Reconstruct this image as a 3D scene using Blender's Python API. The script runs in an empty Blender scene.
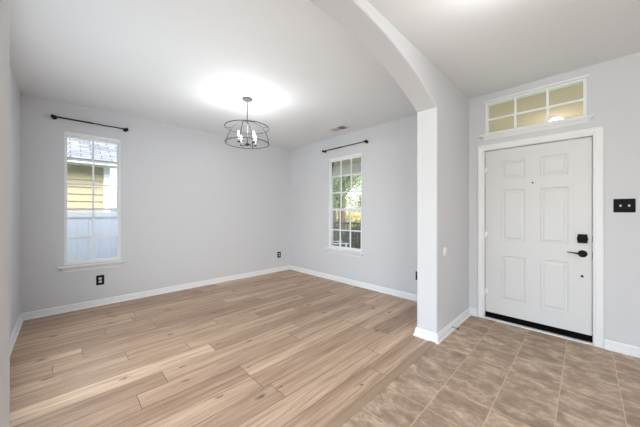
import bpy, bmesh, math, random
from mathutils import Vector, Matrix
random.seed(7)
C = bpy.context.scene
COL = C.collection
PI = math.pi
R = math.radians

# ------------------------------------------------------------------ camera, world, light
W, H = 640, 427
FPX = 260.4
cam_d = bpy.data.cameras.new('camera')
cam = bpy.data.objects.new('camera', cam_d); COL.objects.link(cam)
cam.location = (0, 0, 1.30)
cam.rotation_euler = (R(90), 0, R(45.56))
cam_d.sensor_fit = 'HORIZONTAL'; cam_d.sensor_width = 36
cam_d.lens = FPX * 36 / W
cam_d.shift_y = -(213.5 - 212.3) / W
cam_d.clip_start = 0.03; cam_d.clip_end = 300
C.camera = cam

C.view_settings.view_transform = 'Standard'
C.view_settings.look = 'None'
C.view_settings.gamma = 1
C.view_settings.use_curve_mapping = False
C.view_settings.exposure = 0.25

world = bpy.data.worlds.new('world'); C.world = world
world.use_nodes = True
wn = world.node_tree; wn.nodes.clear()
wo = wn.nodes.new('ShaderNodeOutputWorld'); wb = wn.nodes.new('ShaderNodeBackground')
sky = wn.nodes.new('ShaderNodeTexSky'); sky.sky_type = 'NISHITA'
sky.sun_disc = False; sky.sun_elevation = R(42); sky.sun_rotation = R(95)
sky.air_density = 1.0; sky.dust_density = 3.0
wn.links.new(sky.outputs[0], wb.inputs[0]); wb.inputs[1].default_value = 0.78
wn.links.new(wb.outputs[0], wo.inputs[0])

def lamp(name, kind, loc, power, color=(1, 1, 1), rot=(0, 0, 0), **kw):
    d = bpy.data.lights.new(name, kind); d.energy = power; d.color = color
    for k, v in kw.items(): setattr(d, k, v)
    o = bpy.data.objects.new(name, d); COL.objects.link(o)
    o.location = loc; o.rotation_euler = rot
    return o

SUN = lamp('sun', 'SUN', (8, 0, 10), .2, (1, .95, .86), angle=R(1))
SUN.rotation_euler = Vector((-.76, -.10, -.64)).to_track_quat('-Z', 'Y').to_euler()
# fill lamps added at unseen, made-up window openings to brighten hall and dining room
lamp('added_rear_fill', 'AREA', (0.80, -3.93, 1.6), 10, (.90, .95, 1), (R(92), 0, 0),
     shape='RECTANGLE', size=3.2, size_y=1.7)
lamp('added_side_fill', 'AREA', (2.52, -1.7, 1.6), 72, (.90, .955, 1), (0, R(92), 0),
     shape='RECTANGLE', size=1.7, size_y=2.6)
lamp('added_dining_fill', 'AREA', (-2.5, -.42, 1.1), 30, (.86, .93, 1), (R(95), 0, 0),
     shape='RECTANGLE', size=2.0, size_y=1.4)

# ------------------------------------------------------------------ materials
def nt(name):
    m = bpy.data.materials.new(name); m.use_nodes = True
    t = m.node_tree; b = t.nodes['Principled BSDF']
    return m, t, b

def N(t, kind, **kw):
    n = t.nodes.new(kind)
    for k, v in kw.items():
        if k == 'inp':
            for i, val in v.items(): n.inputs[i].default_value = val
        else: setattr(n, k, v)
    return n

def M(t, op, a, b=None, c=None):
    n = t.nodes.new('ShaderNodeMath'); n.operation = op
    for i, v in enumerate((a, b, c)):
        if v is None: continue
        if isinstance(v, (int, float)): n.inputs[i].default_value = v
        else: t.links.new(v, n.inputs[i])
    return n.outputs[0]

def mix(t, fac, a, b, mode='MIX'):
    n = t.nodes.new('ShaderNodeMix'); n.data_type = 'RGBA'; n.blend_type = mode
    for i, v in ((0, fac), (6, a), (7, b)):
        if isinstance(v, (int, float)): n.inputs[i].default_value = v
        elif isinstance(v, tuple): n.inputs[i].default_value = v if len(v) == 4 else (*v, 1)
        else: t.links.new(v, n.inputs[i])
    return n.outputs[2]

def paint(name, col, rough=0.6, bump=0.0, scale=90, var=0.02, metallic=0.0, spec=0.5):
    m, t, b = nt(name)
    tc = N(t, 'ShaderNodeTexCoord')
    no = N(t, 'ShaderNodeTexNoise', inp={'Scale': scale, 'Detail': 3.0})
    t.links.new(tc.outputs['Object'], no.inputs['Vector'])
    dk = tuple(c * (1 - var) for c in col); lt = tuple(min(1, c * (1 + var)) for c in col)
    t.links.new(mix(t, no.outputs[0], dk, lt), b.inputs['Base Color'])
    b.inputs['Roughness'].default_value = rough
    b.inputs['Metallic'].default_value = metallic
    b.inputs['Specular IOR Level'].default_value = spec
    if bump:
        bp = N(t, 'ShaderNodeBump', inp={'Strength': bump, 'Distance': 0.004})
        t.links.new(no.outputs[0], bp.inputs['Height']); t.links.new(bp.outputs[0], b.inputs['Normal'])
    return m

WALL = paint('wall_paint', (.66, .665, .682), .75, .18, 110, .012, spec=.25)
CEIL = paint('ceiling_paint', (.83, .84, .855), .85, .22, 80, .012, spec=.2)
TRIM = paint('white_trim_paint', (.83, .835, .84), .38, 0, 40, .01)
VINYL = paint('white_vinyl', (.86, .87, .88), .35, 0, 40, .01)
DOORM = paint('door_paint', (.70, .70, .695), .38, .04, 60, .01)
BLACK = paint('black_metal', (.010, .010, .011), .5, 0, 40, .1, spec=.2)
BLACKP = paint('black_plate', (.008, .008, .009), .55, 0, 40, .1, spec=.12)
RECEPT = paint('receptacle_white', (.72, .72, .72), .4)
DARKM = paint('dark_bronze', (.035, .033, .032), .65, 0, 40, .1, metallic=.1, spec=.2)
SILVER = paint('brushed_nickel', (.10, .10, .10), .5, 0, 60, .1, metallic=.3)
CHROME = paint('spring_metal', (.35, .34, .32), .3, 0, 40, .05, metallic=.9)
RUBBER = paint('rubber', (.03, .03, .03), .7)
SWEEP = paint('black_sweep', (.004, .004, .004), .8, spec=.05)
SLEEVE = paint('white_candle_sleeve', (.8, .8, .78), .4)
VENTM = paint('white_vent', (.7, .7, .7), .5)
VENTD = paint('vent_duct', (.03, .03, .03), .8)

def wood_floor():
    m, t, b = nt('oak_plank_floor')
    geo = N(t, 'ShaderNodeNewGeometry')
    sep = N(t, 'ShaderNodeSeparateXYZ'); t.links.new(geo.outputs['Position'], sep.inputs[0])
    X, Y = sep.outputs[0], sep.outputs[1]
    pw, pl = .19, 1.35
    u = M(t, 'DIVIDE', M(t, 'ADD', X, 1.29), pw)
    row = M(t, 'FLOOR', u); fu = M(t, 'SUBTRACT', u, row)
    wn1 = N(t, 'ShaderNodeTexWhiteNoise', noise_dimensions='1D')
    t.links.new(M(t, 'ADD', row, 13.37), wn1.inputs['W'])
    v = M(t, 'ADD', M(t, 'DIVIDE', Y, pl), wn1.outputs['Value'])
    cl = M(t, 'FLOOR', v); fv = M(t, 'SUBTRACT', v, cl)
    cmb = N(t, 'ShaderNodeCombineXYZ'); t.links.new(row, cmb.inputs[0]); t.links.new(cl, cmb.inputs[1])
    wn2 = N(t, 'ShaderNodeTexWhiteNoise', noise_dimensions='3D'); t.links.new(cmb.outputs[0], wn2.inputs['Vector'])
    # grain, shifted per plank
    gx = M(t, 'ADD', M(t, 'MULTIPLY', X, 34.0), M(t, 'MULTIPLY', wn2.outputs['Value'], 50.0))
    gy = M(t, 'ADD', M(t, 'MULTIPLY', Y, 1.5), M(t, 'MULTIPLY', wn2.outputs['Value'], 31.0))
    gv = N(t, 'ShaderNodeCombineXYZ'); t.links.new(gx, gv.inputs[0]); t.links.new(gy, gv.inputs[1])
    n1 = N(t, 'ShaderNodeTexNoise', inp={'Scale': 1.0, 'Detail': 6.0, 'Roughness': .62, 'Distortion': .6})
    t.links.new(gv.outputs[0], n1.inputs['Vector'])
    n2 = N(t, 'ShaderNodeTexNoise', inp={'Scale': .22, 'Detail': 3.0, 'Roughness': .5})
    t.links.new(gv.outputs[0], n2.inputs['Vector'])
    cr = N(t, 'ShaderNodeValToRGB'); e = cr.color_ramp.elements
    e[0].position = .26; e[0].color = (.31, .20, .13, 1)
    e[1].position = .76; e[1].color = (.71, .56, .43, 1)
    x_ = cr.color_ramp.elements.new(.48); x_.color = (.55, .40, .285, 1)
    t.links.new(n1.outputs[0], cr.inputs[0])
    fv_ = N(t, 'ShaderNodeCombineXYZ'); t.links.new(M(t, 'MULTIPLY', gx, 4.0), fv_.inputs[0]); t.links.new(M(t, 'MULTIPLY', gy, 2.2), fv_.inputs[1])
    n3 = N(t, 'ShaderNodeTexNoise', inp={'Scale': 1.0, 'Detail': 3.0, 'Roughness': .6}); t.links.new(fv_.outputs[0], n3.inputs['Vector'])
    fine = N(t, 'ShaderNodeValToRGB'); fe_ = fine.color_ramp.elements
    fe_[0].position = .36; fe_[0].color = (.80, .76, .73, 1); fe_[1].position = .56; fe_[1].color = (1.03, 1.03, 1.03, 1)
    t.links.new(n3.outputs[0], fine.inputs[0])
    # per plank tone
    tone = N(t, 'ShaderNodeValToRGB'); te = tone.color_ramp.elements
    te[0].color = (.72, .66, .62, 1); te[1].color = (1.12, 1.11, 1.1, 1)
    t.links.new(wn2.outputs['Value'], tone.inputs[0])
    c1 = mix(t, 1.0, cr.outputs[0], tone.outputs[0], 'MULTIPLY')
    tone2 = N(t, 'ShaderNodeValToRGB'); q = tone2.color_ramp.elements
    q[0].position = .35; q[0].color = (.80, .76, .73, 1); q[1].position = .65; q[1].color = (1.08, 1.08, 1.08, 1)
    t.links.new(n2.outputs[0], tone2.inputs[0])
    c2 = mix(t, 1.0, mix(t, 1.0, c1, fine.outputs[0], 'MULTIPLY'), tone2.outputs[0], 'MULTIPLY')
    # knots
    kv = N(t, 'ShaderNodeCombineXYZ')
    nz = N(t, 'ShaderNodeTexNoise', inp={'Scale': 30.0, 'Detail': 2.0}); t.links.new(geo.outputs['Position'], nz.inputs['Vector'])
    t.links.new(M(t, 'ADD', M(t, 'MULTIPLY', X, 5.2), M(t, 'MULTIPLY', nz.outputs[0], .16)), kv.inputs[0])
    t.links.new(M(t, 'ADD', M(t, 'MULTIPLY', Y, 1.9), M(t, 'MULTIPLY', nz.outputs[0], .10)), kv.inputs[1])
    vo = N(t, 'ShaderNodeTexVoronoi', inp={'Scale': 1.0}, voronoi_dimensions='2D'); t.links.new(kv.outputs[0], vo.inputs['Vector'])
    vs = N(t, 'ShaderNodeSeparateColor'); t.links.new(vo.outputs['Color'], vs.inputs[0])
    sel = M(t, 'GREATER_THAN', vs.outputs[0], .62)
    rad = M(t, 'MULTIPLY_ADD', vs.outputs[1], .07, .035)
    kn = M(t, 'MULTIPLY', sel, M(t, 'SUBTRACT', 1.0, M(t, 'SMOOTH_MIN', M(t, 'DIVIDE', vo.outputs['Distance'], rad), 1.0, .4)))
    kn = M(t, 'MINIMUM', M(t, 'MAXIMUM', M(t, 'MULTIPLY', kn, 1.5), 0.0), .85)
    c3 = mix(t, kn, c2, (.10, .052, .03))
    # seams
    eu = M(t, 'MULTIPLY', M(t, 'MINIMUM', fu, M(t, 'SUBTRACT', 1.0, fu)), pw)
    ev = M(t, 'MULTIPLY', M(t, 'MINIMUM', fv, M(t, 'SUBTRACT', 1.0, fv)), pl)
    seam = M(t, 'LESS_THAN', M(t, 'MINIMUM', eu, ev), .0021)
    c4 = mix(t, M(t, 'MULTIPLY', seam, .9), c3, (.09, .05, .032))
    t.links.new(c4, b.inputs['Base Color'])
    b.inputs['Roughness'].default_value = .42
    b.inputs['Specular IOR Level'].default_value = .45
    bp = N(t, 'ShaderNodeBump', inp={'Strength': .25, 'Distance': .002})
    t.links.new(M(t, 'SUBTRACT', n1.outputs[0], M(t, 'MULTIPLY', seam, 1.0)), bp.inputs['Height'])
    t.links.new(bp.outputs[0], b.inputs['Normal'])
    return m

def tile_floor():
    m, t, b = nt('brown_stone_tile_floor')
    geo = N(t, 'ShaderNodeNewGeometry')
    sep = N(t, 'ShaderNodeSeparateXYZ'); t.links.new(geo.outputs['Position'], sep.inputs[0])
    X, Y = sep.outputs[0], sep.outputs[1]
    tw, tl = .307, .30
    u = M(t, 'DIVIDE', M(t, 'ADD', X, .745), tw); v = M(t, 'DIVIDE', M(t, 'SUBTRACT', Y, 2.315), tl)
    ru = M(t, 'FLOOR', u); rv = M(t, 'FLOOR', v)
    fu = M(t, 'SUBTRACT', u, ru); fv = M(t, 'SUBTRACT', v, rv)
    cmb = N(t, 'ShaderNodeCombineXYZ'); t.links.new(ru, cmb.inputs[0]); t.links.new(rv, cmb.inputs[1])
    w2 = N(t, 'ShaderNodeTexWhiteNoise', noise_dimensions='3D'); t.links.new(cmb.outputs[0], w2.inputs['Vector'])
    off = N(t, 'ShaderNodeVectorMath', operation='MULTIPLY_ADD')
    t.links.new(w2.outputs['Color'], off.inputs[0]); off.inputs[1].default_value = (30, 30, 30)
    st = N(t, 'ShaderNodeVectorMath', operation='MULTIPLY'); t.links.new(geo.outputs['Position'], st.inputs[0]); st.inputs[1].default_value = (.85, 1.2, 1)
    t.links.new(st.outputs[0], off.inputs[2])
    n1 = N(t, 'ShaderNodeTexNoise', inp={'Scale': 7.5, 'Detail': 10.0, 'Roughness': .74, 'Distortion': .15}); t.links.new(off.outputs[0], n1.inputs['Vector'])
    cr = N(t, 'ShaderNodeValToRGB'); e = cr.color_ramp.elements
    e[0].position = .33; e[0].color = (.265, .175, .118, 1)
    e[1].position = .66; e[1].color = (.69, .55, .425, 1)
    x_ = e.new(.5); x_.color = (.42, .30, .212, 1)
    t.links.new(n1.outputs[0], cr.inputs[0])
    tone = N(t, 'ShaderNodeValToRGB'); te = tone.color_ramp.elements
    te[0].color = (.90, .89, .88, 1); te[1].color = (1.1, 1.1, 1.1, 1); t.links.new(w2.outputs['Value'], tone.inputs[0])
    c1 = mix(t, 1.0, cr.outputs[0], tone.outputs[0], 'MULTIPLY')
    nw = N(t, 'ShaderNodeTexNoise', inp={'Scale': 25.0}); t.links.new(geo.outputs['Position'], nw.inputs['Vector'])
    eu = M(t, 'MULTIPLY', M(t, 'MINIMUM', fu, M(t, 'SUBTRACT', 1.0, fu)), tw)
    ev = M(t, 'MULTIPLY', M(t, 'MINIMUM', fv, M(t, 'SUBTRACT', 1.0, fv)), tl)
    g = M(t, 'LESS_THAN', M(t, 'MINIMUM', eu, ev), M(t, 'MULTIPLY_ADD', nw.outputs[0], .002, .0018))
    c2 = mix(t, M(t, 'MULTIPLY', g, .85), c1, (.62, .49, .37))
    t.links.new(c2, b.inputs['Base Color'])
    b.inputs['Roughness'].default_value = .5
    bp = N(t, 'ShaderNodeBump', inp={'Strength': .4, 'Distance': .003})
    t.links.new(M(t, 'SUBTRACT', n1.outputs[0], g), bp.inputs['Height']); t.links.new(bp.outputs[0], b.inputs['Normal'])
    return m

def thin_glass():
    m, t, b = nt('window_glass')
    t.nodes.remove(b)
    o = [n for n in t.nodes if n.type == 'OUTPUT_MATERIAL'][0]
    tr = N(t, 'ShaderNodeBsdfTransparent'); tr.inputs[0].default_value = (.97, .97, .97, 1)
    gl = N(t, 'ShaderNodeBsdfGlossy'); gl.inputs['Roughness'].default_value = .02
    fr = N(t, 'ShaderNodeFresnel'); fr.inputs[0].default_value = 1.45
    mx = N(t, 'ShaderNodeMixShader')
    t.links.new(fr.outputs[0], mx.inputs[0]); t.links.new(tr.outputs[0], mx.inputs[1]); t.links.new(gl.outputs[0], mx.inputs[2])
    t.links.new(mx.outputs[0], o.inputs[0])
    return m

def emit(name, col, s):
    m, t, b = nt(name)
    b.inputs['Base Color'].default_value = (*col, 1)
    b.inputs['Emission Color'].default_value = (*col, 1); b.inputs['Emission Strength'].default_value = s
    no = N(t, 'ShaderNodeTexNoise', inp={'Scale': 5.0}); t.links.new(mix(t, no.outputs[0], tuple(.98*c for c in col), col), b.inputs['Base Color'])
    return m

FLOORW, FLOORT, GLASS = wood_floor(), tile_floor(), thin_glass()
BULB = emit('bulb_glow', (1, .96, .88), 14)
DOME = emit('lamp_diffuser_glow', (1, .97, .92), 5)

# ------------------------------------------------------------------ mesh helpers
def link(name, bm, mat, parent=None, smooth=False):
    bmesh.ops.recalc_face_normals(bm, faces=bm.faces[:])
    me = bpy.data.meshes.new(name); bm.to_mesh(me); bm.free()
    me.materials.append(mat)
    if smooth:
        for p in me.polygons: p.use_smooth = True
    o = bpy.data.objects.new(name, me); COL.objects.link(o)
    if parent: o.parent = parent
    return o

def struct(o): o['kind'] = 'structure'; return o

def tag(o, label, cat, group=None, kind=None):
    o['label'] = label; o['category'] = cat
    if group: o['group'] = group
    if kind: o['kind'] = kind
    return o

def empty(name, loc=(0, 0, 0), rz=0):
    o = bpy.data.objects.new(name, None); COL.objects.link(o)
    o.location = loc; o.rotation_euler = (0, 0, rz); o.empty_display_size = .1
    return o

def box(bm, x0, x1, y0, y1, z0, z1, bev=0, seg=2):
    vs = [bm.verts.new((x, y, z)) for x in (x0, x1) for y in (y0, y1) for z in (z0, z1)]
    fs = [(0, 1, 3, 2), (4, 6, 7, 5), (0, 4, 5, 1), (2, 3, 7, 6), (0, 2, 6, 4), (1, 5, 7, 3)]
    faces = [bm.faces.new([vs[i] for i in f]) for f in fs]
    if bev:
        ed = set(e for f in faces for e in f.edges)
        bmesh.ops.bevel(bm, geom=list(ed), offset=bev, segments=seg, affect='EDGES', profile=.5)

def boxes(name, lst, mat, parent=None, bev=0):
    bm = bmesh.new()
    for b in lst: box(bm, *b, bev=bev)
    return link(name, bm, mat, parent)

def tube(bm, pts, r, n=8, cap=True, radii=None, closed=False):
    pts = [Vector(p) for p in pts]; rings = []; L = len(pts)
    nrm = None
    for i, p in enumerate(pts):
        if closed: tg = pts[(i+1) % L] - pts[i-1]
        else: tg = pts[min(i+1, L-1)] - pts[max(i-1, 0)]
        tg.normalize()
        if nrm is None:
            nrm = tg.orthogonal().normalized()
        else:
            nrm = (nrm - tg * nrm.dot(tg)).normalized()
        bn = tg.cross(nrm); rr = radii[i] if radii else r
        rings.append([bm.verts.new(p + (nrm*math.cos(2*PI*k/n) + bn*math.sin(2*PI*k/n))*rr) for k in range(n)])
    rng = range(L) if closed else range(L-1)
    for i in rng:
        a, b = rings[i], rings[(i+1) % L]
        for k in range(n): bm.faces.new((a[k], a[(k+1) % n], b[(k+1) % n], b[k]))
    if cap and not closed: bm.faces.new(rings[0]); bm.faces.new(rings[-1])

def lathe(bm, prof, n=24, mtx=None):
    """prof: (r, z) pairs about the z axis"""
    mtx = mtx or Matrix.Identity(4); rings = []
    for r, z in prof:
        if r < 1e-5: rings.append([bm.verts.new(mtx @ Vector((0, 0, z)))])
        else: rings.append([bm.verts.new(mtx @ Vector((r*math.cos(2*PI*k/n), r*math.sin(2*PI*k/n), z))) for k in range(n)])
    for a, b in zip(rings, rings[1:]):
        for k in range(n):
            q = []
            for v in (a[k % len(a)], a[(k+1) % len(a)], b[(k+1) % len(b)], b[k % len(b)]):
                if v not in q: q.append(v)
            if len(q) > 2: bm.faces.new(q)
    for rr in (rings[0], rings[-1]):
        if len(rr) > 2: bm.faces.new(rr)

def sweep(bm, path, prof):
    """sweep a closed (outward, z) profile along a 2D path; outward = left of travel"""
    path = [Vector(p) for p in path]; rings = []
    for i, p in enumerate(path):
        ns = []
        if i > 0: d = (path[i]-path[i-1]).normalized(); ns.append(Vector((-d.y, d.x)))
        if i < len(path)-1: d = (path[i+1]-path[i]).normalized(); ns.append(Vector((-d.y, d.x)))
        n = sum(ns, Vector((0, 0))).normalized(); n /= n.dot(ns[0])
        rings.append([bm.verts.new((p.x+n.x*o, p.y+n.y*o, z)) for o, z in prof])
    k = len(prof)
    for a, b in zip(rings, rings[1:]):
        for j in range(k): bm.faces.new((a[j], a[(j+1) % k], b[(j+1) % k], b[j]))
    bm.faces.new(rings[0]); bm.faces.new(rings[-1])

# ------------------------------------------------------------------ room shell
XA, YL, YB, XR, YR = -4.75, -0.38, 3.69, 2.6, -4.0     # left wall, side wall, front wall, right wall, rear wall
AX0, AX1, JY, NY = -1.25, -1.04, 2.655, -0.120          # arch wall faces and its two jambs
HC = 2.74
T = .14

WA = (-.003, .587, .60, 2.36)      # window in the left wall: y0, y1, z0, z1
WB = (-3.53, -2.725, .60, 2.345)   # window in the front wall: x0, x1, z0, z1
DR = (-.885, .064, 0, 2.065)
TR = (-.862, .008, 2.245, 2.637)

struct(boxes('floor', [(XA-T, -1.075, YL-T, YB, -.1, 0)], FLOORW))
struct(boxes('floor', [(-1.075, XR+T, YR-T, YB, -.1, 0)], FLOORT))
bm = bmesh.new(); sweep(bm, [(-1.04, JY-.03), (-1.04, NY+.03)], [(0, 0), (0, .004), (-.012, .0075), (-.052, .0085), (-.068, .002), (-.068, 0)])
strip_m = paint('oak_strip', (.36, .25, .165), .45, .1, 60, .12)
struct(link('trim_1', bm, strip_m))
struct(boxes('ceiling', [(XA-T, XR+T, YR-T, YB+T, HC, HC+.12)], CEIL))

def wall_x(name, y0, y1, x0, x1, holes):
    """wall running along x, from y0 to y1 thick, holes = (x0,x1,z0,z1) sharing columns"""
    xs = sorted(set([x0, x1] + [h[0] for h in holes] + [h[1] for h in holes]))
    L = []
    for a, b in zip(xs, xs[1:]):
        hs = sorted([(h[2], h[3]) for h in holes if h[0] <= a + 1e-6 and h[1] >= b - 1e-6]); z = 0
        for h0, h1 in hs:
            if h0 > z: L.append((a, b, y0, y1, z, h0))
            z = h1
        L.append((a, b, y0, y1, z, HC))
    return L

struct(boxes('wall_front', wall_x('', YB, YB+T, XA-T, XR+T, [WB, DR, TR]), WALL))
LA = [(XA-T, XA, y0, y1, z0, z1) for (y0, y1, _, _, z0, z1) in wall_x('', 0, 0, YL-T, YB, [WA])]
struct(boxes('wall_left', LA, WALL))
DW = (-3.52, -1.48, .35, 2.1)  # opening added in the hidden part of the side wall for fill light
struct(boxes('wall_side', wall_x('', YL-T, YL, XA, AX0, [DW]), WALL))
SW = (-3.05, -.35, .15, 2.45)      # unseen opening added in the right wall to let light in
struct(boxes('wall_right', [(XR, XR+T, b0, b1, c0, c1) for (b0, b1, _, _, c0, c1) in wall_x('', 0, 0, YR, YB, [SW])], WALL))
RW = (-.80, 2.40, .5, 2.48)  # unseen rear opening, added to light the hall from behind
struct(boxes('wall_rear', wall_x('', YR-T, YR, AX0-.2, XR+T, [RW]), WALL))

# arch wall: profile in the y-z plane, extruded in x, soft drywall corners along the opening
bm = bmesh.new()
spring, peak = 2.352, 2.662
hc = (JY-NY)/2; sg = peak-spring; RA = (hc*hc+sg*sg)/(2*sg); cy_, cz_ = (JY+NY)/2, peak-RA
a0 = math.asin(hc/RA)
NSEG = 40
arc = [(cy_+RA*math.sin(a0-2*a0*k/NSEG), cz_+RA*math.cos(a0-2*a0*k/NSEG)) for k in range(NSEG+1)]
ring0 = []; ring1 = []
outline = [(YB, 0), (YB, HC)] + []
open_ = [(JY, 0)] + arc + [(NY, 0)]
def v2(x, p): return bm.verts.new((x, p[0], p[1]))
O = {}
for x in (AX0, AX1):
    O[x] = [v2(x, p) for p in open_]
tops = {x: [bm.verts.new((x, p[0], HC)) for p in arc] for x in (AX0, AX1)}
far = {x: (bm.verts.new((x, YB, 0)), bm.verts.new((x, YB, spring)), bm.verts.new((x, YB, HC))) for x in (AX0, AX1)}
near = {x: (bm.verts.new((x, YR, 0)), bm.verts.new((x, YR, spring)), bm.verts.new((x, YR, HC))) for x in (AX0, AX1)}
for x in (AX0, AX1):
    o = O[x]; tp = tops[x]
    for k in range(NSEG): bm.faces.new((o[k+1], o[k+2], tp[k+1], tp[k]))
    f = far[x]; bm.faces.new((o[0], f[0], f[1], o[1])); bm.faces.new((o[1], f[1], f[2], tp[0]))
    g = near[x]; bm.faces.new((o[-1], g[0], g[1], o[-2])); bm.faces.new((o[-2], g[1], g[2], tp[-1]))
for k in range(len(open_)-1): bm.faces.new((O[AX0][k], O[AX0][k+1], O[AX1][k+1], O[AX1][k]))
for k in range(NSEG): bm.faces.new((tops[AX0][k], tops[AX0][k+1], tops[AX1][k+1], tops[AX1][k]))
bm.faces.new((tops[AX0][0], far[AX0][2], far[AX1][2], tops[AX1][0])); bm.faces.new((tops[AX0][-1], near[AX0][2], near[AX1][2], tops[AX1][-1]))
bm.faces.new((O[AX0][0], far[AX0][0], far[AX1][0], O[AX1][0])); bm.faces.new((O[AX0][-1], near[AX0][0], near[AX1][0], O[AX1][-1]))
for k in (0, 1):
    bm.faces.new((far[AX0][k], far[AX0][k+1], far[AX1][k+1], far[AX1][k])); bm.faces.new((near[AX0][k], near[AX0][k+1], near[AX1][k+1], near[AX1][k]))
bmesh.ops.recalc_face_normals(bm, faces=bm.faces[:])
ed = []
for x in (AX0, AX1):
    for a, b in zip(O[x], O[x][1:]):
        e = bm.edges.get((a, b))
        if e: ed.append(e)
bmesh.ops.bevel(bm, geom=ed, offset=.016, segments=4, affect='EDGES', profile=.5)
aw = struct(link('wall_arch', bm, WALL))
for p in aw.data.polygons: p.use_smooth = True
md = aw.modifiers.new('wn', 'WEIGHTED_NORMAL'); md.keep_sharp = True
aw.data.set_sharp_from_angle(angle=R(28))

# baseboards: colonial profile, white
BP = [(0, 0), (.028, 0), (.028, .010), (.024, .017), (.0155, .021), (.0155, .054), (.0075, .058), (.012, .066), (.010, .076), (.004, .086), (0, .088)]
def baseboard(name, path):
    bm = bmesh.new(); sweep(bm, path, [(o, z) for o, z in BP]); return struct(link(name, bm, TRIM))
# the profile leaves the wall to the left of travel
baseboard('baseboard_left', [(AX0, YB), (XA, YB), (XA, YL), (AX0, YL)][::1])
baseboard('baseboard_pillar', [(-.945, YB), (AX1, YB), (AX1, JY), (AX0, JY), (AX0, YB-.024)][::1])
baseboard('baseboard_front', [(XR, YB-.0), (.125, YB)][::1])
baseboard('baseboard_near', [(AX0, YL+.024), (AX0, NY), (AX1, NY), (AX1, YR)])
baseboard('baseboard_right', [(XR, YR+.01), (XR, YB-.024)])

# ------------------------------------------------------------------ windows
def window(name, loc, rz, x0, x1, z0, z1, cols, gl_x, rows_up, rows_dn, meet):
    """local: x along the wall, y outward, z up"""
    w = struct(empty(name, loc, rz))
    fd0, fd1 = .012, .085; fr = .022
    fm = boxes('window_frame', [(x0, x0+fr, fd0, fd1, z0, z1), (x1-fr, x1, fd0, fd1, z0, z1),
                           (x0+fr, x1-fr, fd0, fd1, z1-fr-.012, z1), (x0+fr, x1-fr, fd0, fd1, z0, z0+fr)], VINYL, w)
    def sash(za, zb, rows, y, nm):
        g0, g1 = gl_x
        s = boxes(nm, [(x0+fr-.002, g0, y, y+.026, za, zb), (g1, x1-fr+.002, y, y+.026, za, zb),
                       (g0, g1, y, y+.026, zb-.034, zb), (g0, g1, y, y+.026, za, za+.036)], VINYL, w)
        gr = []
        for k in range(1, cols):
            xx = g0+(g1-g0)*k/cols; gr.append((xx-.011, xx+.011, y+.006, y+.02, za+.034, zb-.032))
        xs = [g0] + [g0+(g1-g0)*k/cols for k in range(1, cols)] + [g1]
        for r in rows: 
            for a, b in zip(xs, xs[1:]): gr.append((a+(.011 if a != g0 else 0), b-(.011 if b != g1 else 0), y+.006, y+.02, r-.011, r+.011))
        boxes('muntin', gr, VINYL, w)
        boxes('pane', [(g0-.004, g1+.004, y+.011, y+.015, za+.03, zb-.03)], GLASS, w)
    sash(meet-.018, z1-fr-.008, rows_up, .048, 'upper_sash')
    sash(z0+fr-.004, meet+.018, rows_dn, .02, 'lower_sash')
    bm = bmesh.new(); box(bm, -.018+((x0+x1)/2), .018+(x0+x1)/2, .008, .022, meet-.002, meet+.012, bev=.003); link('sash_lock', bm, VINYL, w)
    # stool and apron
    bm = bmesh.new(); box(bm, x0-.055, x1+.045, -.052, fd0+.02, z0-.022, z0, bev=.006); link('window_sill', bm, TRIM, w)
    bm = bmesh.new()
    pr = [(0, z0-.022), (-.030, z0-.022), (-.024, z0-.04), (-.012, z0-.06), (-.010, z0-.084), (0, z0-.088)]
    A = [bm.verts.new((x0-.025+(.02 if z < z0-.05 else 0), y, z)) for y, z in pr]; B = [bm.verts.new((x1+.018-(.02 if z < z0-.05 else 0), y, z)) for y, z in pr]
    for j in range(len(pr)): k = (j+1) % len(pr); bm.faces.new((A[j], A[k], B[k], B[j]))
    bm.faces.new(A); bm.faces.new(B); link('apron', bm, TRIM, w)
    return w

window('window_1', (0, YB, 0), 0, WB[0], WB[1], WB[2], WB[3], 3, (-3.495, -2.762), [1.987, 1.675], [.965], 1.353)
window('window_2', (XA, 0, 0), R(90), WA[0], WA[1], WA[2], WA[3], 2, (.024, .546), [2.008, 1.68], [.955], 1.343)

# transom above the door
w = struct(empty('window_3', (0, YB, 0)))
x0, x1, z0, z1 = TR
boxes('window_frame', [(x0, x0+.024, .008, .07, z0, z1), (x1-.024, x1, .008, .07, z0, z1), (x0+.024, x1-.024, .008, .07, z1-.02, z1), (x0+.024, x1-.024, .008, .07, z0, z0+.026)], VINYL, w)
g = [(-.566-.011, -.566+.011, .02, .036, z0+.026, z1-.02), (-.286-.011, -.286+.011, .02, .036, z0+.026, z1-.02)]
for a, b in ((x0+.024, -.577), (-.555, -.297), (-.275, x1-.024)): g.append((a, b, .02, .036, 2.422, 2.442))
boxes('muntin', g, VINYL, w)
boxes('pane', [(x0+.02, x1-.02, .026, .030, z0+.022, z1-.018)], GLASS, w)
bm = bmesh.new(); box(bm, x0-.012, x1+.02, -.02, .01, z1-.002, z1+.022, bev=.006); link('head_trim', bm, TRIM, w)
bm = bmesh.new(); box(bm, x0-.062, x1+.05, -.05, .02, z0-.02, z0+.002, bev=.006); link('window_sill', bm, TRIM, w)
bm = bmesh.new()
pr = [(0, z0-.02), (-.034, z0-.02), (-.026, z0-.034), (-.012, z0-.048), (-.010, z0-.058), (0, z0-.06)]
A = [bm.verts.new((x0-.045-y*1.0+(.0 if z > z0-.03 else .02), y, z)) for y, z in pr]; B = [bm.verts.new((x1+.035-(.0 if z > z0-.03 else .02), y, z)) for y, z in pr]
for j in range(len(pr)): k = (j+1) % len(pr); bm.faces.new((A[j], A[k], B[k], B[j]))
bm.faces.new(A); bm.faces.new(B); link('apron', bm, TRIM, w)

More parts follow.
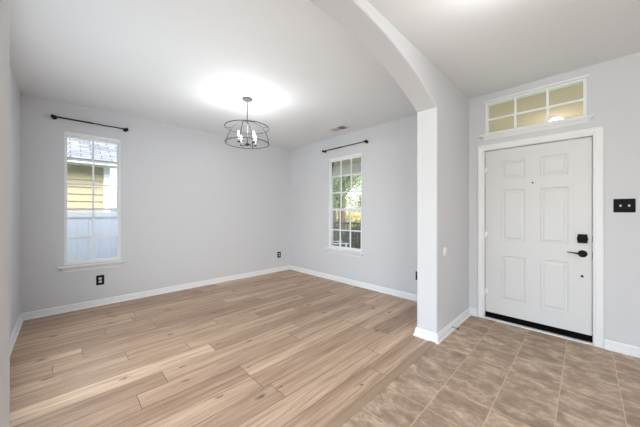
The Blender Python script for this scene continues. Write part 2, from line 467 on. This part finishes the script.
# rear window behind the camera, unseen, added as a light source for the hall
w = struct(empty('added_window_4', (0, YR, 0)))
x0, x1, z0, z1 = RW
boxes('window_frame', [(x0, x0+.05, -.1, -.02, z0, z1), (x1-.05, x1, -.1, -.02, z0, z1), (x0, x1, -.1, -.02, z1-.05, z1), (x0, x1, -.1, -.02, z0, z0+.05),
      ((x0+x1)/2-.03, (x0+x1)/2+.03, -.1, -.02, z0, z1)], VINYL, w)
w = struct(empty('added_window_6', (0, YL, 0)))  # made-up dining window, out of view, added to brighten the room
x0, x1, z0, z1 = DW
boxes('window_frame', [(x0, x0+.05, -.12, -.06, z0, z1), (x1-.05, x1, -.12, -.06, z0, z1), (x0, x1, -.12, -.06, z1-.05, z1), (x0, x1, -.12, -.06, z0, z0+.05)], VINYL, w)
w = struct(empty('added_window_5', (XR, 0, 0)))  # made-up right-hand window, out of view, added for side fill
x0, x1, z0, z1 = SW
boxes('window_frame', [(.02, .1, x0, x0+.05, z0, z1), (.02, .1, x1-.05, x1, z0, z1), (.02, .1, x0, x1, z1-.05, z1), (.02, .1, x0, x1, z0, z0+.05),
      (.02, .1, (x0+x1)/2-.03, (x0+x1)/2+.03, z0, z1)], VINYL, w)

# ------------------------------------------------------------------ front door
d = struct(empty('door_1', (0, YB, 0)))
DX0, DX1, DZ0, DZ1 = -.866, .045, .082, 2.046
DY = .022   # door face, back from the wall
# casing
bm = bmesh.new()
cp = [(0, 0), (.012, 0), (.016, .010), (.012, .02), (.018, .045), (.020, .062), (.016, .070), (0, .072)]  # (out of wall, across)
def casing_leg(bm, pts):
    pass
ci0, ci1, cz = -.872, .052, 2.053    # inner edge
path = [(ci0, 0, -1, 0), (ci0, cz, -1, 1), (ci1, cz, 1, 1), (ci1, 0, 1, 0)]
rings = [[bm.verts.new((x+sx*a, -o, z+sz*a)) for o, a in cp] for x, z, sx, sz in path]
for a, b in zip(rings, rings[1:]):
    for j in range(len(cp)): k = (j+1) % len(cp); bm.faces.new((a[j], a[k], b[k], b[j]))
bm.faces.new(rings[0]); bm.faces.new(rings[-1])
link('casing', bm, TRIM, d)
boxes('jamb', [(DR[0], -.8705, .0, .13, 0, 2.052), (.0495, DR[1], .0, .13, 0, 2.052), (DR[0], DR[1], .0, .13, 2.0515, DR[3]),
               (-.8705, -.858, .072, .09, .03, 2.052), (.037, .0495, .072, .09, .03, 2.052)], TRIM, d)
# slab with six raised panels
def slab(bm):
    cols_ = [(-.700, -.478), (-.347, -.125)]
    rows_ = [(.255, .785), (.968, 1.565), (1.697, 1.907)]
    xs = [DX0] + [c for p in cols_ for c in p] + [DX1]
    zs = [DZ0] + [c for p in rows_ for c in p] + [DZ1]
    def q(x0, x1, z0, z1, y):
        bm.faces.new([bm.verts.new(p) for p in ((x0, y, z0), (x1, y, z0), (x1, y, z1), (x0, y, z1))])
    for i, (a, b) in enumerate(zip(xs, xs[1:])):
        for j, (c, e) in enumerate(zip(zs, zs[1:])):
            if i in (1, 3) and j in (1, 3, 5):
                prof = [(0, 0), (.006, .0075), (.014, .0085), (.022, .0085), (.038, .0015), (.041, .001)]
                rg = [[bm.verts.new(p) for p in ((a+k, DY+dp, c+k), (b-k, DY+dp, c+k), (b-k, DY+dp, e-k), (a+k, DY+dp, e-k))] for k, dp in prof]
                for r0, r1 in zip(rg, rg[1:]):
                    for k in range(4): bm.faces.new((r0[k], r0[(k+1) % 4], r1[(k+1) % 4], r1[k]))
                bm.faces.new(rg[-1])
            else: q(a, b, c, e, DY)
    B = DY+.044
    q(DX0, DX1, DZ0, DZ1, B)
    for (x, z), (x2, z2) in (((DX0, DZ0), (DX1, DZ0)), ((DX1, DZ0), (DX1, DZ1)), ((DX1, DZ1), (DX0, DZ1)), ((DX0, DZ1), (DX0, DZ0))):
        bm.faces.new([bm.verts.new(p) for p in ((x, DY, z), (x2, DY, z2), (x2, B, z2), (x, B, z))])
    bmesh.ops.remove_doubles(bm, verts=bm.verts[:], dist=1e-5)
bm = bmesh.new(); slab(bm); link('door_leaf', bm, DOORM, d)
boxes('door_sweep', [(DX0, DX1+.004, DY+.004, DY+.05, .014, DZ0-.001)], SWEEP, d)
boxes('threshold', [(DX0-.004, DX1+.004, -.012, .13, 0, .013)], TRIM, d)
for z in (1.81, 1.02, .32):
    bm = bmesh.new(); tube(bm, [(-.868, DY-.004, z-.045), (-.868, DY-.004, z+.045)], .006, 10); box(bm, -.866, -.840, DY-.002, DY, z-.044, z+.044); link('hinge', bm, VINYL, d, True)
RY = Matrix.Rotation(R(90), 4, 'X')      # lathe axis points to -y (into the room)
bm = bmesh.new(); lathe(bm, [(0.0, 0), (.0085, 0), (.0085, .003), (.005, .004), (.0, .004)], 14, Matrix.Translation((-.412, DY, 1.628)) @ RY); link('peephole', bm, DARKM, d, True)
# keypad style dead bolt
bm = bmesh.new(); box(bm, -.057, .014, DY-.022, DY, .992, 1.080, bev=.007, seg=3)
lathe(bm, [(0, 0), (.0405, 0), (.0405, .014), (.036, .02), (0, .023)], 20, Matrix.Translation((-.0215, DY, 1.036)) @ RY)
db = link('deadbolt', bm, BLACKP, d)
bm = bmesh.new(); box(bm, -.036, -.030, DY-.04, DY-.02, 1.012, 1.044, bev=.002); link('thumb_turn', bm, BLACK, db)
# lever handle
hz = .884
bm = bmesh.new(); lathe(bm, [(0, 0), (.035, 0), (.0355, .005), (.031, .012), (.016, .016), (.0125, .02), (.0125, .052), (.0, .054)], 24, Matrix.Translation((-.021, DY, hz)) @ RY)
dh = link('door_handle', bm, BLACK, d, True)
bm = bmesh.new()
tube(bm, [(-.022, DY-.046, hz), (-.045, DY-.049, hz+.001), (-.075, DY-.048, hz+.006), (-.105, DY-.046, hz+.010), (-.132, DY-.044, hz+.010)], .007, 8, radii=[.0095, .0085, .0065, .005, .004])
link('lever', bm, BLACK, dh, True)
bm = bmesh.new(); box(bm, -.034, -.014, DY-.008, DY, .647, .668, bev=.003); link('latch_button', bm, BLACK, d)
for z, h in ((1.035, .028), (.875, .034)):
    boxes('strike_plate', [(.0475, .0497, DY-.02, DY+.03, z-h, z+h)], BLACK, d)

# ------------------------------------------------------------------ wall things
def rod(name, a, b, wall_n, z, label):
    """a,b: end points (x,y) of the rod; wall_n: unit vector from the wall into the room, standoff .075"""
    a = Vector((*a, z)); b = Vector((*b, z)); n = Vector((*wall_n, 0)); so = .055
    r = empty(name, ((a+b)/2)[:]); r.location = (a+b)/2 - n*so
    L = r.location
    bm = bmesh.new(); mid = (a+b)/2; tube(bm, [a-L, mid-L], .0095, 12); tube(bm, [mid-L, b-L], .0075, 12)
    link('pole', bm, BLACK, r, True)
    dr = (b-a).normalized()
    for p, s in ((a, -1), (b, 1)):
        bm = bmesh.new(); bp = p-L
        rot = (n).to_track_quat('Z', 'Y').to_matrix().to_4x4()
        lathe(bm, [(0, 0), (.026, 0), (.026, .006), (.014, .012), (.011, .02), (.011, so-.012), (.014, so-.008), (.014, so+.008), (0, so+.012)], 18,
              Matrix.Translation(bp - n*so) @ rot)
        link('bracket', bm, BLACK, r, True)
        bm = bmesh.new(); rt = (dr*s).to_track_quat('Z', 'Y').to_matrix().to_4x4()
        lathe(bm, [(0, -.02), (.014, -.018), (.016, 0), (.022, .006), (.024, .016), (.022, .024), (.012, .030), (0, .031)], 18, Matrix.Translation(bp) @ rt)
        link('finial', bm, BLACK, r, True)
    tag(r, label, 'curtain rod')
    return r
def onA(y): return y*(4.75-.055)/4.75
rod('curtain_rod', (XA+.055, onA(-.095)), (XA+.055, onA(.645)), (1, 0), 1.3+(2.525-1.3)*.988, 'long black metal curtain rod over the two-column window, facing the yellow siding')
k = (YB-.055)/YB
rod('curtain_rod', (-3.66*k, YB-.055), (-2.655*k, YB-.055), (0, -1), 1.3+(2.52-1.3)*k, 'short black metal curtain rod over the three-column window beside the far corner')

def outlet(loc, rz, label, w=.080, h=.128):
    o = empty('wall_outlet', loc, rz)     # local: x along wall, -y into the room
    bm = bmesh.new(); box(bm, -w/2, w/2, -.006, 0, -h/2, h/2, bev=.0028); link('cover_plate', bm, BLACKP, o)
    for s in (-1, 1):
        bm = bmesh.new(); box(bm, -.0165, .0165, -.0085, -.005, s*.0215-.0135, s*.0215+.0135, bev=.0012)
        rc = link('receptacle', bm, RECEPT, o)
        boxes('slot', [(-.008, -.006, -.0090, -.0084, s*.0215-.004, s*.0215+.006), (.006, .008, -.0090, -.0084, s*.0215-.003, s*.0215+.005)], VENTD, rc)
    bm = bmesh.new(); lathe(bm, [(0, 0), (.003, 0), (.0025, .0015), (0, .0018)], 10, Matrix.Translation((0, -.006, 0)) @ RY); link('screw', bm, BLACK, o)
    tag(o, label, 'outlet'); return o
outlet((XA, .355, .354), R(90), 'black wall outlet with two white sockets below the window facing the siding', .086, .135)
outlet((XA, 3.387, .362), R(90), 'black wall outlet low on the wall near the far corner of the room', .088, .128)
outlet((-1.708, YB, .371), 0, 'black wall outlet mostly hidden behind the arch pillar, only its edge showing', .086, .128)

s = empty('light_switch', (.2505, YB, 1.362))
bm = bmesh.new(); box(bm, -.0665, .0665, -.007, 0, -.063, .063, bev=.003); link('switch_plate', bm, BLACKP, s)
for x in (-.024, .028):
    bm = bmesh.new(); box(bm, x-.0075, x+.0075, -.009, -.006, -.014, .014, bev=.001); fr_ = link('switch_collar', bm, BLACK, s)
    bm = bmesh.new(); box(bm, x-.0062, x+.0062, -.020, -.008, -.010, .008, bev=.002); link('toggle', bm, RECEPT, fr_)  # white colour stands in for the highlight on the glossy toggles
for x in (-.024, .028):
    for z in (-.032, .032):
        bm = bmesh.new(); lathe(bm, [(0, 0), (.003, 0), (.0025, .0014), (0, .0018)], 10, Matrix.Translation((x, -.007, z)) @ RY); link('screw', bm, BLACK, s)
tag(s, 'black double light switch plate with two toggles painted highlight white right of the front door', 'light switch')

# round blank cover on the entry side of the arch wall
o = empty('wall_cover', (AX1, 2.87, .885))
bm = bmesh.new(); lathe(bm, [(0, 0), (.052, 0), (.052, .004), (.047, .009), (.02, .011), (0, .011)], 28, Matrix.Rotation(R(90), 4, 'Y')); link('cover_disc', bm, TRIM, o, True)
bm = bmesh.new(); lathe(bm, [(0, .010), (.004, .010), (.003, .013), (0, .013)], 10, Matrix.Rotation(R(90), 4, 'Y')); link('screw', bm, RECEPT, o, True)
tag(o, 'round white cover plate on the grey pillar wall facing the entry', 'cover plate')

# spring door stop
o = empty('door_stop', (AX1+.0135, 3.03, .045))
bm = bmesh.new(); pts = [(.002+.055*k/90, .0055*math.cos(k*.75), .0055*math.sin(k*.75)) for k in range(91)]; tube(bm, pts, .0014, 5); link('spring', bm, CHROME, o, True)
bm = bmesh.new(); lathe(bm, [(0, 0), (.009, 0), (.009, .003), (.006, .005), (0, .005)], 14, Matrix.Rotation(R(90), 4, 'Y')); link('base', bm, CHROME, o, True)
bm = bmesh.new(); lathe(bm, [(0, .056), (.0075, .056), (.008, .062), (.0065, .070), (0, .072)], 14, Matrix.Rotation(R(90), 4, 'Y')); link('rubber_tip', bm, RUBBER, o, True)
tag(o, 'small metal spring door stop on the white baseboard below the pillar wall', 'door stop')

# ceiling register
o = empty('ceiling_vent', (-2.965, 3.365, HC), R(-6))
L = [(-.17, .17, -.085, -.062, -.008, 0), (-.17, .17, .062, .085, -.008, 0), (-.17, -.14, -.062, .062, -.008, 0), (.14, .17, -.062, .062, -.008, 0), (-.012, .012, -.062, .062, -.009, 0)]
boxes('vent_frame', L, VENTM, o)
boxes('duct_opening', [(-.14, .14, -.062, .062, -.0012, -.0002)], VENTD, o)
for sgn, xs in ((-1, (-.14, -.012)), (1, (.012, .14))):
    for i in range(6):
        bm = bmesh.new(); y = -.052+i*.0205
        ang = R(20) if sgn < 0 else R(62)
        dy, dz = .0115*math.cos(ang), .0115*math.sin(ang)
        zc = -.0085 if sgn < 0 else -.012
        vs = [bm.verts.new(p) for p in ((xs[0], y-dy, zc-dz*.5), (xs[1], y-dy, zc-dz*.5), (xs[1], y+dy, zc+dz*.5), (xs[0], y+dy, zc+dz*.5))]
        f = bm.faces.new(vs); r_ = bmesh.ops.extrude_face_region(bm, geom=[f]); bmesh.ops.translate(bm, verts=[v for v in r_['geom'] if isinstance(v, bmesh.types.BMVert)], vec=(0, 0, -.0012))
        link('louver', bm, VENTM, o)
tag(o, 'white rectangular ceiling air vent with angled louvers above the window by the corner', 'air vent')

# ------------------------------------------------------------------ chandelier
CX, CY = -3.0, 1.652
ch = empty('chandelier', (CX, CY, HC))
bm = bmesh.new(); lathe(bm, [(0, 0), (.062, 0), (.064, -.006), (.062, -.020), (.054, -.026), (.014, -.028), (.010, -.04), (0, -.04)], 32); link('canopy', bm, SILVER, ch, True)
bm = bmesh.new(); tube(bm, [(0, 0, -.03), (0, 0, -.575)], .0065, 12); link('stem', bm, SILVER, ch, True)
rr = .268; zt, zb, zap = 2.372-HC, 2.172-HC, 2.452-HC
def ring(name, z, r, th, tilt=0):
    bm = bmesh.new()
    tube(bm, [(r*math.cos(2*PI*k/64), r*math.sin(2*PI*k/64), z) for k in range(64)], th, 8, closed=True)
    return link(name, bm, DARKM, ch, True)
ring('upper_ring', zt, rr, .0048); ring('lower_ring', zb, rr, .0048)
AZ = [R(45.56), R(45.56+90)]
for az in AZ:
    bm = bmesh.new(); pts = []
    for k in range(33):
        a = PI*k/32; rx = rr*math.cos(a); pts.append((rx*math.cos(az), rx*math.sin(az), zb+(zap-zb)*math.sin(a)))
    tube(bm, pts, .0046, 8); link('cage_arch', bm, DARKM, ch, True)
    for s in (-1, 1):
        bm = bmesh.new(); f = .71*s
        tube(bm, [(rr*f*math.cos(az), rr*f*math.sin(az), zt), (rr*s*math.cos(az), rr*s*math.sin(az), zt)], .003, 6); link('cage_link', bm, DARKM, ch, True)
bm = bmesh.new(); lathe(bm, [(0, -.555), (.012, -.557), (.02, -.565), (.022, -.580), (.016, -.594), (.006, -.600), (0, -.604)], 20); hub = link('hub', bm, DARKM, ch, True)
bm = bmesh.new(); lathe(bm, [(0, zap+.012), (.016, zap+.01), (.018, zap-.004), (.012, zap-.02), (.0, zap-.02)], 16); link('top_collar', bm, DARKM, ch, True)
for k in range(4):
    a = R(45.56+45+8)+k*PI/2; cx_, sx_ = math.cos(a), math.sin(a); ra = .128
    bm = bmesh.new(); tube(bm, [(.015*cx_, .015*sx_, -.578), (.05*cx_, .05*sx_, -.588), (.09*cx_, .09*sx_, -.586), (ra*cx_, ra*sx_, -.572)], .0045, 8); link('arm', bm, DARKM, ch, True)
    Tm = Matrix.Translation((ra*cx_, ra*sx_, 0))
    bm = bmesh.new(); lathe(bm, [(0, -.578), (.016, -.576), (.018, -.568), (.012, -.562), (0, -.562)], 14, Tm); link('bobeche', bm, DARKM, ch, True)
    bm = bmesh.new(); lathe(bm, [(0, -.562), (.0105, -.562), (.0105, -.502), (0, -.502)], 14, Tm); cs = link('candle_sleeve', bm, SLEEVE, ch, True)
    bm = bmesh.new(); lathe(bm, [(0, -.502), (.006, -.502), (.008, -.494), (.0115, -.480), (.012, -.470), (.009, -.456), (.004, -.442), (.0012, -.434), (0, -.433)], 14, Tm)
    bb = link('bulb', bm, BULB, ch, True)
    lp = lamp('bulb_light', 'POINT', (ra*cx_, ra*sx_, -.40), 3.7, (.95, .975, 1), shadow_soft_size=.02); lp.parent = ch
tag(ch, 'round cage chandelier of thin dark rings with four lit candle bulbs', 'chandelier')

# flush ceiling light of the entry and two unseen ones added out of view as fill
def dome(x, y, label, power):
    o = empty('ceiling_light', (x, y, HC))
    bm = bmesh.new(); lathe(bm, [(0, 0), (.155, 0), (.158, -.012), (.150, -.022), (.140, -.022)], 36); link('base_ring', bm, TRIM, o, True)
    bm = bmesh.new(); lathe(bm, [(.145, -.018), (.140, -.040), (.115, -.062), (.07, -.078), (0, -.084)], 36); link('diffuser', bm, DOME, o, True)
    l = lamp('ceiling_light_glow', 'POINT', (0, 0, -.20), power, (.975, .985, 1), shadow_soft_size=.12); l.parent = o
    tag(o, label, 'ceiling light'); return o
dome(-.36, 1.78, 'flush round white ceiling light in the entry before the front door', 4.5)
dome(.2, -1.6, 'added flush ceiling light, unseen, filling the hall behind the viewer', 16)
dome(1.5, -1.0, 'added flush ceiling light, unseen, brightening the entry from beside the viewer', 30)

# ------------------------------------------------------------------ outdoors: side yard seen through the two-column window
GZ = -.35
GRASS = paint('lawn_grass', (.16, .22, .07), .9, .6, 6, .35)
CONC = paint('porch_concrete', (.42, .40, .37), .8, .2, 14, .08)
SIDE = paint('yellow_siding_paint', (.37, .335, .215), .7, .05, 30, .04)
SHING = None
def shingle():
    m, t, b = nt('grey_roof_shingle'); tc = N(t, 'ShaderNodeTexCoord')
    br = N(t, 'ShaderNodeTexBrick', inp={'Scale': 1.0, 'Brick Width': .33, 'Row Height': .15, 'Mortar Size': .012, 'Color1': (.24, .26, .265, 1), 'Color2': (.13, .145, .15, 1), 'Mortar': (.05, .055, .06, 1)})
    mp = N(t, 'ShaderNodeMapping'); t.links.new(tc.outputs['UV'], mp.inputs[0]); t.links.new(mp.outputs[0], br.inputs['Vector'])
    no = N(t, 'ShaderNodeTexNoise', inp={'Scale': 14.0, 'Detail': 4.0}); t.links.new(tc.outputs['UV'], no.inputs['Vector'])
    t.links.new(mix(t, .15, br.outputs[0], no.outputs[0], 'OVERLAY'), b.inputs['Base Color']); b.inputs['Roughness'].default_value = .9
    return m
SHING = shingle()
struct(boxes('ground', [(-30, 25, -12, 40, GZ-.2, GZ)], GRASS))

nb = empty('neighbor_house', (-7.8, -1.5, GZ))
# lap siding: a saw-tooth profile on the wall, extruded in y
bm = bmesh.new(); prof = []; z = 0; n = 17; ex = .158
for i in range(n):
    prof += [(.034, i*ex), (.006, (i+1)*ex-.001)]
y0, y1 = -4.5, 2.14
A = [bm.verts.new((x, y0, z)) for x, z in prof]; B = [bm.verts.new((x, y1, z)) for x, z in prof]
for j in range(len(prof)-1): bm.faces.new((A[j], A[j+1], B[j+1], B[j]))
link('siding_wall', bm, SIDE, nb)
boxes('house_body', [(-5, .004, y0, y1+.10, 0, n*ex)], SIDE, nb)
boxes('corner_board', [(.0, .045, y1-.0, y1+.12, 0, n*ex-.01)], TRIM, nb)
boxes('soffit', [(0, .50, y0-.3, y1+.5, n*ex-.008, n*ex)], TRIM, nb)
boxes('fascia', [(.50, .53, y0-.3, y1+.5, n*ex-.012, n*ex+.03)], TRIM, nb)
bm = bmesh.new(); uv = bm.loops.layers.uv.new('UVMap')
zr = n*ex+.03
q = [(.56, y0-.35, zr), (.56, y1+.55, zr), (-4.5, y1+.55, zr+2.6), (-4.5, y0-.35, zr+2.6)]
vv = [bm.verts.new(p) for p in q]; f = bm.faces.new(vv)
Ls = math.hypot(5.06, 2.6)
for lp_, c in zip(f.loops, ((0, 0), (y1-y0+.9, 0), (y1-y0+.9, Ls), (0, Ls))): lp_[uv].uv = c
r_ = bmesh.ops.extrude_face_region(bm, geom=[f]); bmesh.ops.translate(bm, verts=[v for v in r_['geom'] if isinstance(v, bmesh.types.BMVert)], vec=(0, 0, .04))
link('shingle_roof', bm, SHING, nb)
tag(nb, 'yellow lap-sided house with grey shingle roof seen through the two-column window', 'house')

FENCEM = paint('white_fence_vinyl', (.74, .76, .78), .5, 0, 20, .03)
fe = empty('vinyl_fence', (-6.25, -1.5, GZ))
ftop = 1.30-GZ
boxes('fence_rail', [(-.02, .03, -1.5, 4.5, ftop-.09, ftop), (-.02, .03, -1.5, 4.5, .08, .2)], FENCEM, fe)
bm = bmesh.new(); y = -1.5
while y < 4.5:
    box(bm, -.01, .012, y+.002, y+.148, .2, ftop-.09); y += .15
link('fence_panel', bm, FENCEM, fe)
tag(fe, 'pale vinyl privacy fence standing in front of the yellow house', 'fence')

# ------------------------------------------------------------------ outdoors: porch and garden seen through the front window and transom
PCEIL = paint('tan_porch_ceiling', (.62, .50, .37), .8, .1, 12, .03)
struct(boxes('porch_floor', [(-6.2, 3.0, YB+T, 6.3, GZ, -.06)], CONC))
struct(boxes('porch_ceiling', [(-6.2, 3.0, YB+T, 6.35, HC+.02, HC+.1)], PCEIL))
struct(boxes('porch_beam', [(-6.2, 3.0, 6.15, 6.35, 2.47, HC+.02)], TRIM))
for k, x in enumerate((-6.1, -1.6, 2.9)):
    o = boxes('porch_post', [(x-.07, x+.07, 6.18, 6.32, -.06, 2.47)], TRIM, None); o['kind'] = 'structure'
pl = empty('porch_light', (-.318, 5.36, HC+.02))
bm = bmesh.new(); lathe(bm, [(0, 0), (.07, 0), (.07, -.02), (.05, -.03), (0, -.03)], 24); link('base', bm, TRIM, pl, True)
bm = bmesh.new(); lathe(bm, [(.05, -.03), (.095, -.055), (.115, -.095), (.095, -.14), (.05, -.165), (0, -.172)], 24); link('globe', bm, emit('porch_globe', (1, .97, .9), 2.2), pl, True)
l = lamp('porch_light_glow', 'POINT', (0, 0, -.3), 2.5, (1, .93, .8), shadow_soft_size=.1); l.parent = pl
tag(pl, 'round white globe light on the tan porch ceiling seen through the transom', 'porch light')

RAILM = paint('dark_rail_paint', (.10, .085, .07), .6)
ra_ = empty('porch_railing', (-4.2, 6.22, -.06))
boxes('top_rail', [(-1.85, 2.5, -.035, .035, 1.0, 1.05)], RAILM, ra_)
boxes('bottom_rail', [(-1.85, 2.5, -.02, .02, .1, .15)], RAILM, ra_)
p0 = None
x = -1.8
while x < 2.5:
    if p0 is None: p0 = boxes('baluster', [(-.011, .011, -.011, .011, .15, 1.0)], RAILM, ra_); p0.location.x = x
    else: c = p0.copy(); COL.objects.link(c); c.parent = ra_; c.location.x = x
    x += .125
tag(ra_, 'dark wooden porch railing with thin balusters outside the three-column window', 'railing')

# white slat chair on the porch
def porch_chair(loc, rz):
    o = empty('porch_chair', loc, rz); WP = FENCEM
    boxes('seat', [(-.24, .24, -.22+.075*i, -.22+.075*i+.06, .40, .42) for i in range(6)], WP, o)
    boxes('backrest', [(-.24+.082*i, -.24+.082*i+.06, .22, .24, .44, .84) for i in range(6)] + [(-.26, .26, .215, .245, .82, .86)], WP, o)
    for x, y, h in ((-.25, -.2, .58), (.21, -.2, .58), (-.25, .2, .8), (.21, .2, .8)): boxes('leg', [(x, x+.04, y, y+.04, 0, h)], WP, o)
    for x in (-.27, .21): boxes('armrest', [(x, x+.06, -.24, .24, .58, .60)], WP, o)
    tag(o, 'white slatted porch chair low behind the left panes of the three-column window', 'chair')
porch_chair((-4.45, 4.95, -.06), R(150))

LEAF = [paint('leaf_green_%s' % n, c, .7, 0, 4, .35) for n, c in (('dark', (.05, .085, .04)), ('mid', (.12, .18, .07)), ('pale', (.22, .29, .14)))]
BARK = paint('bark', (.09, .07, .055), .9, .5, 20, .3)
def foliage(bm, cx, cy, cz, rx, ry, rz, n, s, rnd):
    for _ in range(n):
        while True:
            p = Vector((rnd.uniform(-1, 1), rnd.uniform(-1, 1), rnd.uniform(-1, 1)))
            if .25 < p.length < 1: break
        c = Vector((cx+p.x*rx, cy+p.y*ry, cz+p.z*rz))
        u = Vector((rnd.gauss(0, 1), rnd.gauss(0, 1), rnd.gauss(0, 1))).normalized(); v = u.orthogonal().normalized(); s_ = s*rnd.uniform(.6, 1.3)
        bm.faces.new([bm.verts.new(c+u*s_), bm.verts.new(c+v*s_*.5), bm.verts.new(c-u*s_), bm.verts.new(c-v*s_*.5)])
def leafy(name, bm, mat, parent):
    me = bpy.data.meshes.new(name); bm.to_mesh(me); bm.free(); me.materials.append(mat)
    o = bpy.data.objects.new(name, me); COL.objects.link(o); o.parent = parent; return o
def tree(x, y, hgt, cr, mat, label, seed, tr=.16, n=1500, lean=0):
    rnd = random.Random(seed); o = empty('tree', (x, y, GZ))
    bm = bmesh.new(); tube(bm, [(0, 0, 0), (lean*.3, 0, hgt*.3), (lean*.6, .05, hgt*.55), (lean, 0, hgt*.8)], tr, 10, radii=[tr*1.2, tr, tr*.8, tr*.35])
    for k in range(5):
        a = rnd.uniform(0, 2*PI); z = hgt*rnd.uniform(.35, .55)
        tube(bm, [(lean*.5, 0, z), (math.cos(a)*cr*.4, math.sin(a)*cr*.4, z+hgt*.12), (math.cos(a)*cr*.8, math.sin(a)*cr*.8, z+hgt*.2)], .05, 6, radii=[tr*.5, tr*.3, tr*.1])
    link('trunk', bm, BARK, o, True)
    bm = bmesh.new()
    for k in range(7):
        a = rnd.uniform(0, 2*PI); q = rnd.uniform(.1, .75)*cr
        foliage(bm, math.cos(a)*q, math.sin(a)*q, hgt*rnd.uniform(.32, .92), cr*.55, cr*.55, cr*.4, n//7, .085, rnd)
    leafy('crown', bm, mat, o)
    tag(o, label, 'tree', 'trees in the front garden')
tree(-9.65, 11.2, 6.0, 2.0, LEAF[1], 'leafy tree with thick trunk in the middle of the three-column window', 3, .2, 5600)
tree(-13.9, 15.2, 6.8, 2.0, LEAF[2], 'pale green tree filling the left panes of the three-column window', 5, .16, 6000)
tree(-16.6, 22.6, 6.6, 1.9, LEAF[2], 'pale tree with loose crown against the sky in the right panes of that window', 8, .12, 2400)
def shrub(x, y, r, h, mat, label, seed):
    rnd = random.Random(seed); o = empty('shrub', (x, y, GZ)); bm = bmesh.new()
    foliage(bm, 0, 0, h*.5, r, r*.8, h*.5, 6500, .055, rnd); leafy('leaves', bm, mat, o)
    bm = bmesh.new()
    for k in range(5):
        a = k*1.3; tube(bm, [(0, 0, 0), (r*.4*math.cos(a), r*.3*math.sin(a), h*.7)], .012, 5)
    link('stem', bm, BARK, o); tag(o, label, 'shrub', 'dark shrubs along the porch')
shrub(-6.95, 7.3, .72, 1.2, LEAF[0], 'dark shrub beyond the railing, left in the three-column window', 1)
shrub(-6.2, 9.0, .78, 1.2, LEAF[0], 'dark shrub beyond the railing, centre of the three-column window', 2)
shrub(-5.4, 7.3, .72, 1.2, LEAF[0], 'dark shrub beyond the railing, right in the three-column window', 4)
YEL = paint('leaf_yellow_green', (.52, .47, .22), .7, 0, 3, .3)
rnd = random.Random(11); hg = empty('hedge', (-16.5, 19.5, GZ)); bm = bmesh.new()
foliage(bm, 0, 0, .85, 5.2, .8, .85, 9000, .12, rnd); leafy('leaves', bm, YEL, hg)
for k in range(12):
    bm = bmesh.new(); tube(bm, [(-4.6+k*.84, 0, 0), (-4.5+k*.84, .1, 1.1)], .03, 5); link('stem', bm, BARK, hg)
tag(hg, 'low yellow-green hedge far across the garden in the three-column window', 'hedge')
